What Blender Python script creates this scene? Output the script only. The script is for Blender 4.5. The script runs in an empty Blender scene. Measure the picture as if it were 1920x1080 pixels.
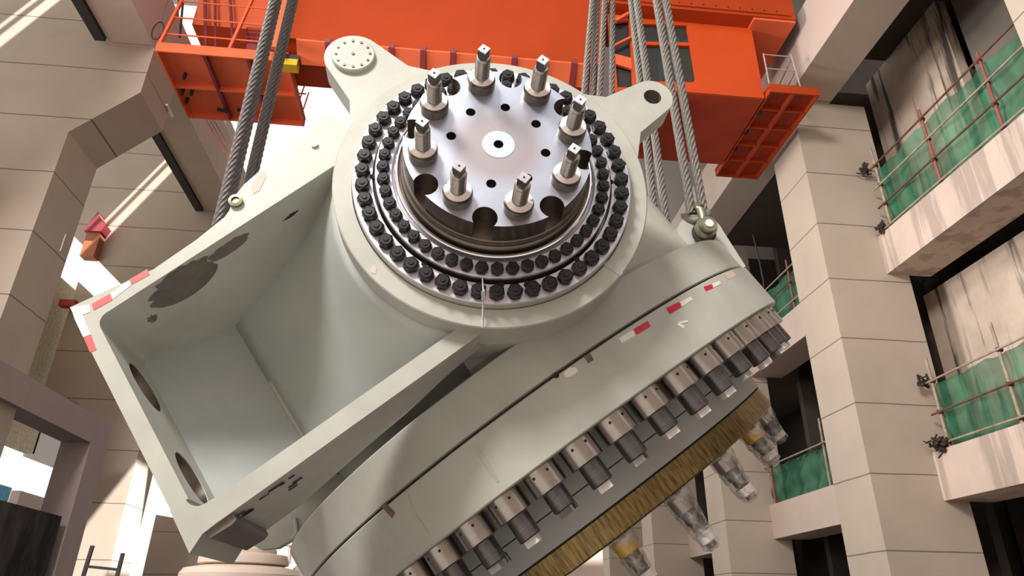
import bpy, bmesh, math, random
from mathutils import Vector, Matrix
random.seed(7)
R = math.radians
sc = bpy.context.scene
col = sc.collection

# ------------------------------------------------------------------ camera
FPX = 1282.186
PITCH, YAW, ROLL = 0.44748352, 0.09675532, 0.01365798
def rot_world_to_cam():
    base = Matrix(((1, 0, 0), (0, 0, -1), (0, 1, 0)))
    cy, sy = math.cos(YAW), math.sin(YAW); Ry = Matrix(((cy, -sy, 0), (sy, cy, 0), (0, 0, 1)))
    cp, sp = math.cos(PITCH), math.sin(PITCH); Rp = Matrix(((1, 0, 0), (0, cp, sp), (0, -sp, cp)))
    cr, sr = math.cos(ROLL), math.sin(ROLL); Rr = Matrix(((cr, -sr, 0), (sr, cr, 0), (0, 0, 1)))
    return Rr @ Rp @ base @ Ry
RW = rot_world_to_cam()            # camera frame: x right, y down, z forward
cam = bpy.data.cameras.new('camera'); cam.sensor_width = 36; cam.lens = FPX / 1920 * 36
cam.clip_start = 0.05; cam.clip_end = 500
camo = bpy.data.objects.new('camera', cam); col.objects.link(camo)
rt = RW.transposed()
M = Matrix((rt.col[0], -rt.col[1], -rt.col[2])).transposed()
camo.matrix_world = M.to_4x4()
sc.camera = camo
def ray(x, y): return rt @ Vector(((x - 960) / FPX, (y - 540) / FPX, 1))
def at(x, y, Y=None, X=None, Z=None):
    """point of the place seen at photo pixel x, y, on the given world plane"""
    r = ray(x, y)
    if Y is not None: return r * (Y / r.y)
    if X is not None: return r * (X / r.x)
    return r * (Z / r.z)

# ------------------------------------------------------------------ world, sun, exposure
W = bpy.data.worlds.new('sky'); sc.world = W; W.use_nodes = True
bg = W.node_tree.nodes['Background']
bg.inputs[0].default_value = (1.0, 0.965, 0.94, 1); bg.inputs[1].default_value = 1.05
sun = bpy.data.lights.new('sun', 'SUN'); sun.energy = 22; sun.angle = R(0.4); sun.color = (1, .95, .9)
suno = bpy.data.objects.new('sun', sun); col.objects.link(suno)
sd = Vector((-1, .5, -1.9)).normalized()
suno.rotation_euler = sd.to_track_quat('-Z', 'Y').to_euler()
# added key light, out of view above and behind the camera
al = bpy.data.lights.new('added_key_light', 'AREA'); al.shape = 'DISK'; al.size = 5; al.energy = 4700; al.color = (1, .94, .88)
alo = bpy.data.objects.new('added_key_light', al); alo.location = (-8.5, -8, 15.5); col.objects.link(alo)
alo.rotation_euler = (Vector((0.3, 5, 3)) - alo.location).to_track_quat('-Z', 'Y').to_euler()
dl = bpy.data.lights.new('window_daylight', 'AREA'); dl.shape = 'RECTANGLE'; dl.size = 4.5; dl.size_y = 9; dl.spread = R(75); dl.energy = 1250; dl.color = (1, .93, .88)  # area light added out of view in the left bay, brightens right-hand faces
dlo = bpy.data.objects.new('window_daylight', dl); dlo.location = (-15.2, 9.6, 8); col.objects.link(dlo)
dlo.rotation_euler = Vector((1, .05, -.05)).to_track_quat('-Z', 'Y').to_euler()
sc.view_settings.view_transform = 'Standard'
try: sc.view_settings.look = 'None'
except Exception: pass
sc.view_settings.gamma = 1; sc.view_settings.use_curve_mapping = False
sc.view_settings.exposure = 0.2
try:
    sc.cycles.use_denoising = True; sc.cycles.max_bounces = 8; sc.cycles.diffuse_bounces = 5
    sc.cycles.sample_clamp_indirect = 8
except Exception: pass

# ------------------------------------------------------------------ materials
def mat(name, color, rough=.6, metal=0., noise=0., nscale=3., bump=0., bscale=20., spec=.5, stretch=(1, 1, 1), color2=None, joints=False, streak=0.):
    m = bpy.data.materials.new(name); m.use_nodes = True
    nt = m.node_tree; N = nt.nodes; L = nt.links; p = N['Principled BSDF']
    p.inputs['Base Color'].default_value = (*color, 1); p.inputs['Roughness'].default_value = rough
    p.inputs['Metallic'].default_value = metal
    p.inputs['Specular IOR Level'].default_value = spec
    out = None
    geo = N.new('ShaderNodeNewGeometry')
    tc = N.new('ShaderNodeTexCoord')
    mp = N.new('ShaderNodeMapping'); mp.inputs['Scale'].default_value = stretch
    L.new(tc.outputs['Object'], mp.inputs[0])
    def mixc(fac, a, b):
        x = N.new('ShaderNodeMix'); x.data_type = 'RGBA'
        for s, v in ((x.inputs[0], fac), (x.inputs[6], a), (x.inputs[7], b)):
            if isinstance(v, bpy.types.NodeSocket): L.new(v, s)
            elif isinstance(v, tuple): s.default_value = (*v, 1)
            else: s.default_value = v
        return x.outputs[2]
    if noise > 0 or color2:
        n = N.new('ShaderNodeTexNoise'); n.inputs['Scale'].default_value = nscale; n.inputs['Detail'].default_value = 6
        n.inputs['Roughness'].default_value = .6
        L.new(mp.outputs[0], n.inputs[0])
        cr = N.new('ShaderNodeValToRGB'); cr.color_ramp.elements[0].position = .38; cr.color_ramp.elements[1].position = .68
        L.new(n.outputs[0], cr.inputs[0])
        c2 = color2 or tuple(c * (1 - noise) for c in color)
        out = mixc(cr.outputs[0], color, c2)
    if streak > 0:
        mp2 = N.new('ShaderNodeMapping'); mp2.inputs['Scale'].default_value = (1.6, 1.6, .11)
        L.new(geo.outputs['Position'], mp2.inputs[0])
        n = N.new('ShaderNodeTexNoise'); n.inputs['Scale'].default_value = 1.0; n.inputs['Detail'].default_value = 7; n.inputs['Roughness'].default_value = .65
        L.new(mp2.outputs[0], n.inputs[0])
        cr = N.new('ShaderNodeValToRGB'); cr.color_ramp.elements[0].position = .50; cr.color_ramp.elements[1].position = .57
        L.new(n.outputs[0], cr.inputs[0])
        mm = N.new('ShaderNodeMath'); mm.operation = 'MULTIPLY'; mm.inputs[1].default_value = streak
        L.new(cr.outputs[0], mm.inputs[0])
        out = mixc(mm.outputs[0], out or color, (.075, .062, .05))
    if joints:
        sx = N.new('ShaderNodeSeparateXYZ'); L.new(geo.outputs['Position'], sx.inputs[0])
        nn = N.new('ShaderNodeTexNoise'); nn.inputs['Scale'].default_value = .8; L.new(geo.outputs['Position'], nn.inputs[0])
        w = N.new('ShaderNodeMath'); w.operation = 'MULTIPLY_ADD'; w.inputs[1].default_value = .05; L.new(nn.outputs[0], w.inputs[0]); L.new(sx.outputs[2], w.inputs[2])
        a = N.new('ShaderNodeMath'); a.operation = 'SUBTRACT'; a.inputs[1].default_value = 1.43 + .025; L.new(w.outputs[0], a.inputs[0])
        d = N.new('ShaderNodeMath'); d.operation = 'DIVIDE'; d.inputs[1].default_value = 1.706; L.new(a.outputs[0], d.inputs[0])
        r_ = N.new('ShaderNodeMath'); r_.operation = 'ROUND'; L.new(d.outputs[0], r_.inputs[0])
        s_ = N.new('ShaderNodeMath'); s_.operation = 'SUBTRACT'; L.new(d.outputs[0], s_.inputs[0]); L.new(r_.outputs[0], s_.inputs[1])
        ab = N.new('ShaderNodeMath'); ab.operation = 'ABSOLUTE'; L.new(s_.outputs[0], ab.inputs[0])
        lt = N.new('ShaderNodeMath'); lt.operation = 'LESS_THAN'; lt.inputs[1].default_value = .009; L.new(ab.outputs[0], lt.inputs[0])
        out = mixc(lt.outputs[0], out or color, tuple(c * .33 for c in color))
    if out: L.new(out, p.inputs['Base Color'])
    if bump > 0:
        n2 = N.new('ShaderNodeTexNoise'); n2.inputs['Scale'].default_value = bscale; n2.inputs['Detail'].default_value = 4
        L.new(mp.outputs[0], n2.inputs[0])
        b = N.new('ShaderNodeBump'); b.inputs['Strength'].default_value = bump; b.inputs['Distance'].default_value = .02
        L.new(n2.outputs[0], b.inputs['Height']); L.new(b.outputs[0], p.inputs['Normal'])
    return m
CONC = (.52, .44, .365)
m_conc = mat('concrete_column', (.50, .42, .34), .85, noise=.12, nscale=.5, bump=.1, bscale=6, joints=True)
m_beam = mat('concrete_beam', (.62, .51, .44), .85, noise=.10, nscale=.6, bump=.1, bscale=6)
m_beam_dirty = mat('concrete_beam_stained', (.66, .53, .45), .85, noise=.14, nscale=.7, bump=.1, bscale=6, streak=.35)
m_mauve = mat('concrete_mauve', (.40, .32, .30), .8, noise=.1, nscale=.5)
m_stain = mat('stained_concrete', (.66, .54, .44), .9, noise=.22, nscale=1.2, bump=.3, bscale=8, streak=.97)
m_wallgrey = mat('grey_wall', (.22, .195, .165), .9, noise=.2, nscale=.8)
m_speck = mat('speckled_wall', (.75, .68, .50), .9, noise=.3, nscale=9)
m_white = mat('white_sheet', (.88, .85, .83), .7, noise=.05, nscale=.6)
m_floor = mat('floor', (.09, .08, .07), .8, noise=.2, nscale=.4)
m_roof = mat('roof', (.45, .43, .41), .8)
m_paint = mat('grey_green_paint', (.47, .482, .43), .42, noise=.17, nscale=1.9, bump=.03, bscale=60)
m_paint_reflect = mat('grey_green_paint_reflection', (.45, .485, .465), .5, noise=.14, nscale=1.2, bump=.03, bscale=40)  # bluish copy of grey_green_paint; reflected light put into the colour
m_dirt_shade = mat('dark_stain_and_bore_shade', (.15, .14, .115), .35, noise=.3, nscale=6)  # stain colour, also the shade painted inside the lug hole
m_rust = mat('rust_scrape', (.20, .14, .09), .8, noise=.5, nscale=20)
m_steel = mat('machined_steel', (.72, .72, .80), .42, metal=.85, noise=.12, nscale=2.5, bump=.02, bscale=80)
m_steel_d = mat('dark_turned_steel_and_shade', (.19, .16, .135), .34, metal=.9, noise=.25, nscale=5)  # also the dark shade painted on the hub disc's sides and step
m_steel_w = mat('bright_polished_steel', (.85, .85, .88), .16, metal=.95)
m_nut = mat('turned_nut_steel', (.44, .41, .385), .27, metal=1.0, noise=.2, nscale=6, stretch=(1, 1, 1))
m_thread = mat('dark_thread_steel', (.15, .145, .15), .36, metal=.85, noise=.3, nscale=40, stretch=(.2, .2, 3))
m_black = mat('black_oxide', (.012, .012, .015), .42, metal=.3)
m_hole = mat('dark_bore', (.02, .018, .018), .8)
m_centre = mat('steel_centre_patina', (.42, .36, .36), .42, metal=.8, noise=.15, nscale=6)
m_bronze = mat('brushed_bronze', (.30, .22, .085), .36, metal=.85, noise=.55, nscale=7, stretch=(6, 6, .8), color2=(.10, .065, .03))
m_cab = mat('orange_paint_lit_cab', (.62, .075, .012), .55, noise=.08, nscale=.7, spec=.25)  # brighter copy of orange_paint; stronger light on the cab put into colour
m_orange = mat('orange_paint', (.44, .053, .009), .6, spec=.2, noise=.10, nscale=.7)
m_orange_d = mat('orange_red_underside', (.46, .062, .03), .7, spec=.15, noise=.22, nscale=1.0)  # separate orange-red tone for the undersides of cab and platform
m_orange_l = mat('light_orange_bounce_paint', (.82, .16, .065), .6, spec=.2, noise=.12, nscale=.7)  # lighter copy of orange_paint; bounce light from below put into basket deck colour
m_maroon = mat('maroon_paint', (.22, .03, .04), .5)
m_rope = mat('galvanised_wire_rope', (.22, .21, .19), .55, metal=.35, noise=.35, nscale=30)
m_rope_d = mat('greasy_wire_rope', (.20, .185, .185), .5, metal=.45, noise=.35, nscale=30)
m_green = None
m_redtape = mat('red_reflective_tape', (.55, .01, .04), .4)
m_redtape2 = mat('faded_red_tape', (.75, .12, .12), .4)
m_wtape = mat('white_reflective_tape', (.80, .76, .74), .35)
m_rustpipe = mat('rusty_tube', (.17, .07, .05), .7, noise=.5, nscale=5)
m_bamboo = mat('weathered_pole', (.42, .33, .25), .7, noise=.4, nscale=6)
m_redpole = mat('red_scaffold_tube', (.36, .09, .07), .6, noise=.3, nscale=4)
m_grip = mat('grey_rail_steel', (.38, .34, .32), .6)
m_glass = mat('dark_cab_glass', (.035, .055, .055), .12, spec=.6)
m_yellow = mat('yellow_brass', (.75, .48, .03), .35, metal=.3)
m_dark = mat('dark_rubber', (.03, .03, .032), .6)
m_blue = mat('blue_crate', (.04, .42, .80), .5, noise=.4, nscale=15)
m_tarp = mat('dark_tarpaulin', (.016, .014, .015), .8, spec=.1, color2=(.085, .075, .072), nscale=1.6, stretch=(1, 1, .35))
m_beige = mat('beige_casing', (.62, .50, .42), .6, noise=.1, nscale=3)
m_whiterod = mat('white_rod', (.78, .72, .70), .5)
m_skin = mat('skin', (.52, .33, .25), .6)
m_hair = mat('black_hair', (.012, .01, .01), .6)
m_cloth = mat('grey_overall', (.20, .24, .24), .8)
m_shackle = mat('shackle_steel', (.30, .29, .20), .4, metal=.7, noise=.3, nscale=12)
def net_material():
    m = bpy.data.materials.new('green_debris_net'); m.use_nodes = True
    nt = m.node_tree; N = nt.nodes; L = nt.links; p = N['Principled BSDF']
    tc = N.new('ShaderNodeTexCoord'); n = N.new('ShaderNodeTexNoise'); n.inputs['Scale'].default_value = 1.3; n.inputs['Detail'].default_value = 5
    mp = N.new('ShaderNodeMapping'); mp.inputs['Scale'].default_value = (1, 1.4, .5); L.new(tc.outputs['Object'], mp.inputs[0]); L.new(mp.outputs[0], n.inputs[0])
    cr = N.new('ShaderNodeValToRGB'); cr.color_ramp.elements[0].position = .4; cr.color_ramp.elements[1].position = .66
    cr.color_ramp.elements[0].color = (.014, .105, .052, 1); cr.color_ramp.elements[1].color = (.06, .24, .13, 1)
    L.new(n.outputs[0], cr.inputs[0]); L.new(cr.outputs[0], p.inputs['Base Color']); p.inputs['Roughness'].default_value = .7
    t = N.new('ShaderNodeBsdfTransparent'); mx = N.new('ShaderNodeMixShader'); mx.inputs[0].default_value = .74
    L.new(t.outputs[0], mx.inputs[1]); L.new(p.outputs[0], mx.inputs[2]); L.new(mx.outputs[0], N['Material Output'].inputs[0])
    return m
m_green = net_material()
def plastic_material():
    m = bpy.data.materials.new('clear_plastic_wrap'); m.use_nodes = True
    nt = m.node_tree; N = nt.nodes; L = nt.links; p = N['Principled BSDF']
    p.inputs['Base Color'].default_value = (.75, .71, .69, 1); p.inputs['Roughness'].default_value = .18
    tc = N.new('ShaderNodeTexCoord'); n = N.new('ShaderNodeTexNoise'); n.inputs['Scale'].default_value = 9; n.inputs['Detail'].default_value = 5
    L.new(tc.outputs['Object'], n.inputs[0])
    b = N.new('ShaderNodeBump'); b.inputs['Strength'].default_value = 1.0; b.inputs['Distance'].default_value = .05; L.new(n.outputs[0], b.inputs['Height']); L.new(b.outputs[0], p.inputs['Normal'])
    cr = N.new('ShaderNodeValToRGB'); cr.color_ramp.elements[0].position = .45; cr.color_ramp.elements[0].color = (.12, .12, .12, 1)
    cr.color_ramp.elements[1].position = .66; cr.color_ramp.elements[1].color = (.7, .7, .7, 1); L.new(n.outputs[0], cr.inputs[0])
    t = N.new('ShaderNodeBsdfTransparent'); t.inputs[0].default_value = (.92, .9, .88, 1)
    mx = N.new('ShaderNodeMixShader'); L.new(cr.outputs[0], mx.inputs[0])
    L.new(t.outputs[0], mx.inputs[1]); L.new(p.outputs[0], mx.inputs[2]); L.new(mx.outputs[0], N['Material Output'].inputs[0])
    return m
m_wrap = plastic_material()

def disc_material():
    m = mat('hub_disc_steel', (.58, .63, .75), .36, metal=.85, noise=.16, nscale=3.0, bump=.02, bscale=80)
    nt = m.node_tree; N = nt.nodes; L = nt.links; p = N['Principled BSDF']
    src = p.inputs['Base Color'].links[0].from_socket
    tc = N.new('ShaderNodeTexCoord'); sx = N.new('ShaderNodeMapping'); sx.inputs['Scale'].default_value = (1, 0, 1)
    L.new(tc.outputs['Object'], sx.inputs[0])
    ln = N.new('ShaderNodeVectorMath'); ln.operation = 'LENGTH'; L.new(sx.outputs[0], ln.inputs[0])
    cr = N.new('ShaderNodeValToRGB'); cr.color_ramp.elements[0].position = .24; cr.color_ramp.elements[1].position = .40
    cr.color_ramp.elements[0].color = (1, 1, 1, 1); cr.color_ramp.elements[1].color = (0, 0, 0, 1)
    L.new(ln.outputs['Value'], cr.inputs[0])
    x = N.new('ShaderNodeMix'); x.data_type = 'RGBA'; L.new(cr.outputs[0], x.inputs[0]); L.new(src, x.inputs[6]); x.inputs[7].default_value = (.44, .40, .43, 1)
    L.new(x.outputs[2], p.inputs['Base Color'])
    return m
m_disc = disc_material()

# ------------------------------------------------------------------ mesh helpers
I4 = Matrix.Identity(4)
class MB:
    def __init__(s): s.v = []; s.f = []; s.sm = []
    def add(s, vs, fs, mx=None, smooth=False):
        o = len(s.v)
        s.v += [(mx @ Vector(v)) if mx is not None else Vector(v) for v in vs]
        s.f += [[i + o for i in f] for f in fs]; s.sm += [smooth] * len(fs); return s
    def box(s, x0, x1, y0, y1, z0, z1, mx=None):
        vs = [(x, y, z) for z in (z0, z1) for y in (y0, y1) for x in (x0, x1)]
        return s.add(vs, [(0, 2, 3, 1), (4, 5, 7, 6), (0, 1, 5, 4), (2, 6, 7, 3), (0, 4, 6, 2), (1, 3, 7, 5)], mx)
    def prism(s, pts, axis, d0, d1, mx=None):
        """pts 2-D polygon; axis 'x','y','z' is the extrusion axis"""
        def P(p, d): return {'x': (d, p[0], p[1]), 'y': (p[0], d, p[1]), 'z': (p[0], p[1], d)}[axis]
        n = len(pts); vs = [P(p, d0) for p in pts] + [P(p, d1) for p in pts]
        fs = [list(range(n))[::-1], list(range(n, 2 * n))] + [(i, (i + 1) % n, n + (i + 1) % n, n + i) for i in range(n)]
        return s.add(vs, fs, mx)
    def lathe(s, prof, mx=None, seg=96, a0=0., a1=2 * math.pi, smooth=True, cap=True):
        full = abs(a1 - a0 - 2 * math.pi) < 1e-6; ns = seg if full else seg + 1
        # every profile segment gets its own rows so profile corners stay sharp
        for (r0, h0), (r1, h1) in zip(prof[:-1], prof[1:]):
            vs = []
            for (r, h) in ((r0, h0), (r1, h1)):
                for i in range(ns):
                    a = a0 + (a1 - a0) * i / seg
                    vs.append((r * math.cos(a), r * math.sin(a), h))
            fs = []
            for i in range(seg):
                j = (i + 1) % ns
                fs.append((i, j, ns + j, ns + i))
            s.add(vs, fs, mx, smooth)
        return s
    def cyl(s, r, h0, h1, mx=None, seg=24, r1=None, smooth=True):
        r1 = r if r1 is None else r1
        vs = [(r * math.cos(2 * math.pi * i / seg), r * math.sin(2 * math.pi * i / seg), h0) for i in range(seg)]
        vs += [(r1 * math.cos(2 * math.pi * i / seg), r1 * math.sin(2 * math.pi * i / seg), h1) for i in range(seg)]
        s.add(vs, [(i, (i + 1) % seg, seg + (i + 1) % seg, seg + i) for i in range(seg)], mx, smooth)
        s.add(vs[:seg], [list(range(seg))[::-1]], mx); s.add(vs[seg:], [list(range(seg))], mx); return s
    def bar(s, p, q, r, seg=8, smooth=True):
        p = Vector(p); q = Vector(q); d = q - p
        mx = Matrix.Translation(p) @ d.to_track_quat('Z', 'Y').to_matrix().to_4x4()
        return s.cyl(r, 0, d.length, mx, seg, smooth=smooth)
    def beam(s, p, q, w, h):
        p = Vector(p); q = Vector(q); d = q - p
        mx = Matrix.Translation(p) @ d.to_track_quat('Z', 'Y').to_matrix().to_4x4()
        return s.box(-w / 2, w / 2, -h / 2, h / 2, 0, d.length, mx)
    def build(s, name, m, parent=None, mx=None, bevel=0, **props):
        me = bpy.data.meshes.new(name)
        me.from_pydata([tuple(v) for v in s.v], [], s.f)
        bm = bmesh.new(); bm.from_mesh(me)
        bmesh.ops.remove_doubles(bm, verts=bm.verts, dist=1e-5)
        bmesh.ops.recalc_face_normals(bm, faces=bm.faces)
        bm.to_mesh(me); bm.free()
        me.polygons.foreach_set('use_smooth', [True] * len(me.polygons))
        try: me.set_sharp_from_angle(angle=R(32))
        except Exception: pass
        me.materials.append(m)
        o = bpy.data.objects.new(name, me); col.objects.link(o)
        if parent is not None: o.parent = parent
        if mx is not None: o.matrix_local = mx
        if bevel:
            b = o.modifiers.new('bevel', 'BEVEL'); b.width = bevel; b.segments = 2; b.limit_method = 'ANGLE'; b.angle_limit = R(40)
        for k, v in props.items(): o[k] = v
        return o
def plate_mesh(outer, holes, t0, t1, mx=None):
    """flat plate with holes: 2-D loops in x,y extruded in z"""
    bm = bmesh.new(); loops = []
    for lp in [outer] + holes:
        vs = [bm.verts.new((p[0], p[1], t0)) for p in lp]
        es = [bm.edges.new((vs[i], vs[(i + 1) % len(vs)])) for i in range(len(vs))]
        loops.append(vs)
    bmesh.ops.triangle_fill(bm, use_beauty=True, use_dissolve=False, edges=bm.edges[:])
    g = bmesh.ops.extrude_face_region(bm, geom=bm.faces[:])
    for v in [x for x in g['geom'] if isinstance(x, bmesh.types.BMVert)]: v.co.z = t1
    bmesh.ops.recalc_face_normals(bm, faces=bm.faces)
    bm.verts.index_update()
    mb = MB(); mb.add([v.co.copy() for v in bm.verts], [[v.index for v in f.verts] for f in bm.faces], mx)
    bm.free(); return mb
def circ(cx, cy, r, n=24, a0=0., a1=None):
    if a1 is None: return [(cx + r * math.cos(2 * math.pi * i / n), cy + r * math.sin(2 * math.pi * i / n)) for i in range(n)]
    return [(cx + r * math.cos(a0 + (a1 - a0) * i / n), cy + r * math.sin(a0 + (a1 - a0) * i / n)) for i in range(n + 1)]
def empty(name, loc, rot=(0, 0, 0), **props):
    o = bpy.data.objects.new(name, None); o.location = loc; o.rotation_euler = rot; col.objects.link(o); o.empty_display_size = .1
    for k, v in props.items(): o[k] = v
    return o
def struct(mb, name, m, **kw): return mb.build(name, m, kind='structure', **kw)

# ================================================================== THE HALL
H = 26.0; FZ = -1.6
struct(MB().box(-22, 30, -14, 70, FZ - .3, FZ), 'floor', m_floor)
# unseen roof; its gap, bar and hole are placed to shape the sunlight
xs = -6.55
struct(plate_mesh([(xs + .42, -3), (30, -3), (30, 44), (-2, 44), (-2, 25), (xs + .42, 25)], [[(1.2, 17.2), (3.1, 17.2), (3.1, 19.6), (1.2, 19.6)]], H, H + .3), 'ceiling', m_roof)
struct(MB().box(-15.5, xs - .42, -3, 25, H, H + .3), 'ceiling', m_roof)
struct(MB().box(xs - .13, xs - .08, -3, 25, H, H + .3), 'sun_gap_bar', m_roof)  # thin bar added in the gap to split the sun streak

struct(MB().box(-22, 30, -14.4, -14, FZ, 15), 'added_wall_back', m_beam)  # unseen wall added to hold back low light from behind

# right columns
for i, (y0, y1) in enumerate(((6.55, 8.25), (15.42, 17.05), (24.3, 25.9), (33.1, 34.8), (42, 43.7))):
    struct(MB().box(10, 12.33, y0, y1, FZ, 14.3), 'column', m_conc)
m_inner = mat('interior_shade', (.075, .062, .052), .9, noise=.2, nscale=.8)  # near-black colour stands for the shade inside the galleries
# left columns with a bracket that carries the runway beam
for i, (y0, y1) in enumerate(((6.55, 8.25), (15.4, 17.05), (24.2, 25.8))):
    pts = [(-10.15, FZ), (-10.15, 11.22), (-8.7, 12.69), (-8.7, 14.3), (-9.9, 14.3), (-9.9, 21), (-14.2, 21), (-14.2, FZ)]
    if i == 2: pts = [(-10.15, FZ), (-10.15, 11.22), (-8.7, 12.69), (-8.7, 14.3), (-9.9, 14.3), (-9.9, 21), (-15.4, 21), (-15.4, 13.7), (-12.0, 10.75), (-12.6, 9.85), (-13.75, 10.95), (-13.75, 6.9), (-12.5, 6.4), (-12.5, FZ)]  # V notch added so white sky imitates a sunlit patch on the column
    struct(MB().prism(pts, 'y', y0, y1), 'column', m_conc)
# crane runway beams
for k in range(5):
    ya, yb = (-3, 6.5, 15.35, 24.2, 33)[k], (6.5, 15.35, 24.2, 33, 43.5)[k]
    yb -= .04
    struct(MB().box(9.8, 11.2, ya, yb, 14.3, 16.3), 'beam', m_beam)
    struct(MB().box(-9.9, -8.7, ya, yb, 14.3, 16.3), 'beam', m_beam)
# floor-edge beams between the columns
for (y0, y1) in ((-3, 6.5), (8.25, 15.42), (17.05, 24.3), (25.9, 33.1), (34.8, 42)):
    for (z0, z1) in ((2.55, 3.68), (8.48, 9.64)):
        struct(MB().box(11.7, 12.95, y0, y1, z0, z1), 'beam', m_beam_dirty if y0 == 8.25 else m_beam)
        struct(MB().box(12.95, 17.5, y0, y1, z1 - .25, z1), 'slab', m_wallgrey)
        if y0 < 10: struct(MB().box(-12.8, -11.6, y0 - .04, y1 - .1, z0, z1), 'beam', m_mauve)
    zc = 16.3 if y0 < 10 else 14.32
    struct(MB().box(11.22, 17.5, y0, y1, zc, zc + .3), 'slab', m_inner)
struct(MB().box(12.34, 14.0, 17.06, 17.12, FZ, 14.3), 'wall_right', m_inner)  # dark panel added in the gap, standing for shade
struct(MB().box(11.22, 14.0, 16.95, 17.03, 14.32, 16.28), 'wall_right', m_inner)  # dark panel added above the column, standing for shade
# walls behind the right-hand galleries
struct(MB().box(13.5, 13.8, 4, 16.55, 3.7, 8.45), 'wall_right', m_stain)
struct(MB().box(13.5, 13.8, 13.0, 16.55, 9.64, 16.3), 'wall_right', m_stain)
struct(MB().box(13.9, 14.1, 4, 12.9, 9.64, 16.3), 'wall_right', m_wallgrey)
struct(MB().box(13.5, 13.8, 4, 14.6, FZ, 2.5), 'wall_right', m_stain)
struct(MB().box(17.3, 17.6, -3, 44, FZ, 26), 'wall_right', m_inner)  # unseen upper part added to cut light from the right
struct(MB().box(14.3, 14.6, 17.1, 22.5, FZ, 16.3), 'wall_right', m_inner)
struct(MB().box(12.3, 17.3, 42, 42.3, FZ, 16.6), 'wall_right', m_wallgrey)
struct(MB().box(11.2, 17.3, -3, -2.7, FZ, 16.6), 'wall_right', m_wallgrey)
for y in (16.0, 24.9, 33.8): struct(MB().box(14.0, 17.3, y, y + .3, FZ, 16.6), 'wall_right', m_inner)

# left outer wall: pale rendered bands with tall open windows between
def lwall(y0, y1, z0, z1, m, x0=-14.35): struct(MB().box(x0 - .3, x0, y0, y1, z0, z1), 'wall_left', m)
lwall(17.05, 25.9, 4.95, 11.05, m_speck)
lwall(17.05, 24.2, 2.2, 3.6, m_beam)
lwall(8.25, 15.4, FZ, 2.0, m_beam)
lwall(25.8, 36.0, FZ, 3.68, m_beam); lwall(25.8, 36, 4.85, 9.0, m_white)
for y in (18.9, 20.7, 22.5): struct(MB().box(-14.6, -14.5, y, y + .12, 3.6, 4.95), 'window_1', m_wtape)
# portal frame in front of the left columns
pm = MB().box(-10.8, -9.99, 17.06, 21.6, 4.31, 5.05).box(-10.8, -9.99, 20.6, 21.6, FZ, 4.31)
struct(pm, 'beam', m_mauve)
struct(MB().box(-10.14, -9.99, 8.3, 17.05, 4.31, 5.05), 'beam', m_mauve)
# lower pilaster and far left pieces seen under the arm
struct(MB().prism([(-12.45, FZ), (-12.45, 3.85), (-9.0, 3.35), (-9.0, FZ)], 'y', 33, 33.4), 'wall_far', m_conc)
# far end of the right-hand wall
struct(MB().box(9.0, 17.3, 50, 50.4, FZ, 30), 'wall_far', m_beam)

# ================================================================== THE HUB CASTING
HC = Vector((0.27515, 4.34458, 3.06569)); TH = R(36.26)
hub = empty('turbine_hub', HC, (0, -TH, 0), label='huge grey-green steel hub with a bolted round flange, hanging tilted from ropes', category='machine hub')
HM = Matrix.Translation(HC) @ Matrix.Rotation(-TH, 4, 'Y'); HI = HM.inverted()
FM = Matrix.Rotation(R(90), 4, 'X')              # lathe axis z -> towards the camera side (-y)
def pol(r, phi_e, h):                            # ring angle (measured from x, clockwise) -> local point
    a = R(.7 - phi_e) - TH
    return Vector((r * math.cos(a), -h, r * math.sin(a)))
def fmx(r, phi_e, h, spin=0):
    return Matrix.Translation(pol(r, phi_e, h)) @ FM @ Matrix.Rotation(R(spin), 4, 'Z')
YF = 4.60 - HC.y                                 # front face of the box arm, local y

# -- barrel and rim of the round flange
fl = MB().lathe([(1.17, -2.3), (1.17, -.46), (1.235, -.44), (1.235, -.135), (1.226, -.126), (1.09, -.126), (1.09, -.2), (.6, -.2)], FM, 128).build('flange_barrel', m_paint, hub)
# steel rings
MB().lathe([(1.082, -.2), (1.082, -.062), (1.078, -.058)], FM, 128).build('ring_edge', m_paint, fl)
rg = MB().lathe([(1.080, -.1), (1.080, -.056), (1.074, -.05), (.928, -.05), (.922, -.056), (.922, -.17), (.905, -.17)], FM, 128).build('outer_ring', m_steel, hub)
MB().lathe([(.906, -.17), (.906, -.02)], FM, 128).build('seal_groove', m_hole, rg)
MB().lathe([(.905, -.17), (.905, .006), (.899, .012), (.782, .012), (.775, .005), (.775, -.06), (.755, -.06)], FM, 128).build('inner_ring', m_steel, hub)
MB().lathe([(.756, -.1), (.756, .035), (.748, .04), (.735, .04)], FM, 128).build('polished_lip', m_steel_w, hub)
MB().lathe([(.735, .04), (.735, .0), (.715, .0), (.715, .085), (.705, .095), (.684, .10)], FM, 128).build('recess_ring', m_steel_d, hub)
# hub disc: lower step, notched plate
MB().lathe([(.70, -.1), (.70, .16), (.692, .165), (.2, .165)], FM, 128).build('disc_step', m_steel_d, hub)  # step darkened too, shade put into the colour
RD = .684
outer = []
NR = .088; NC = .628
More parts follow.
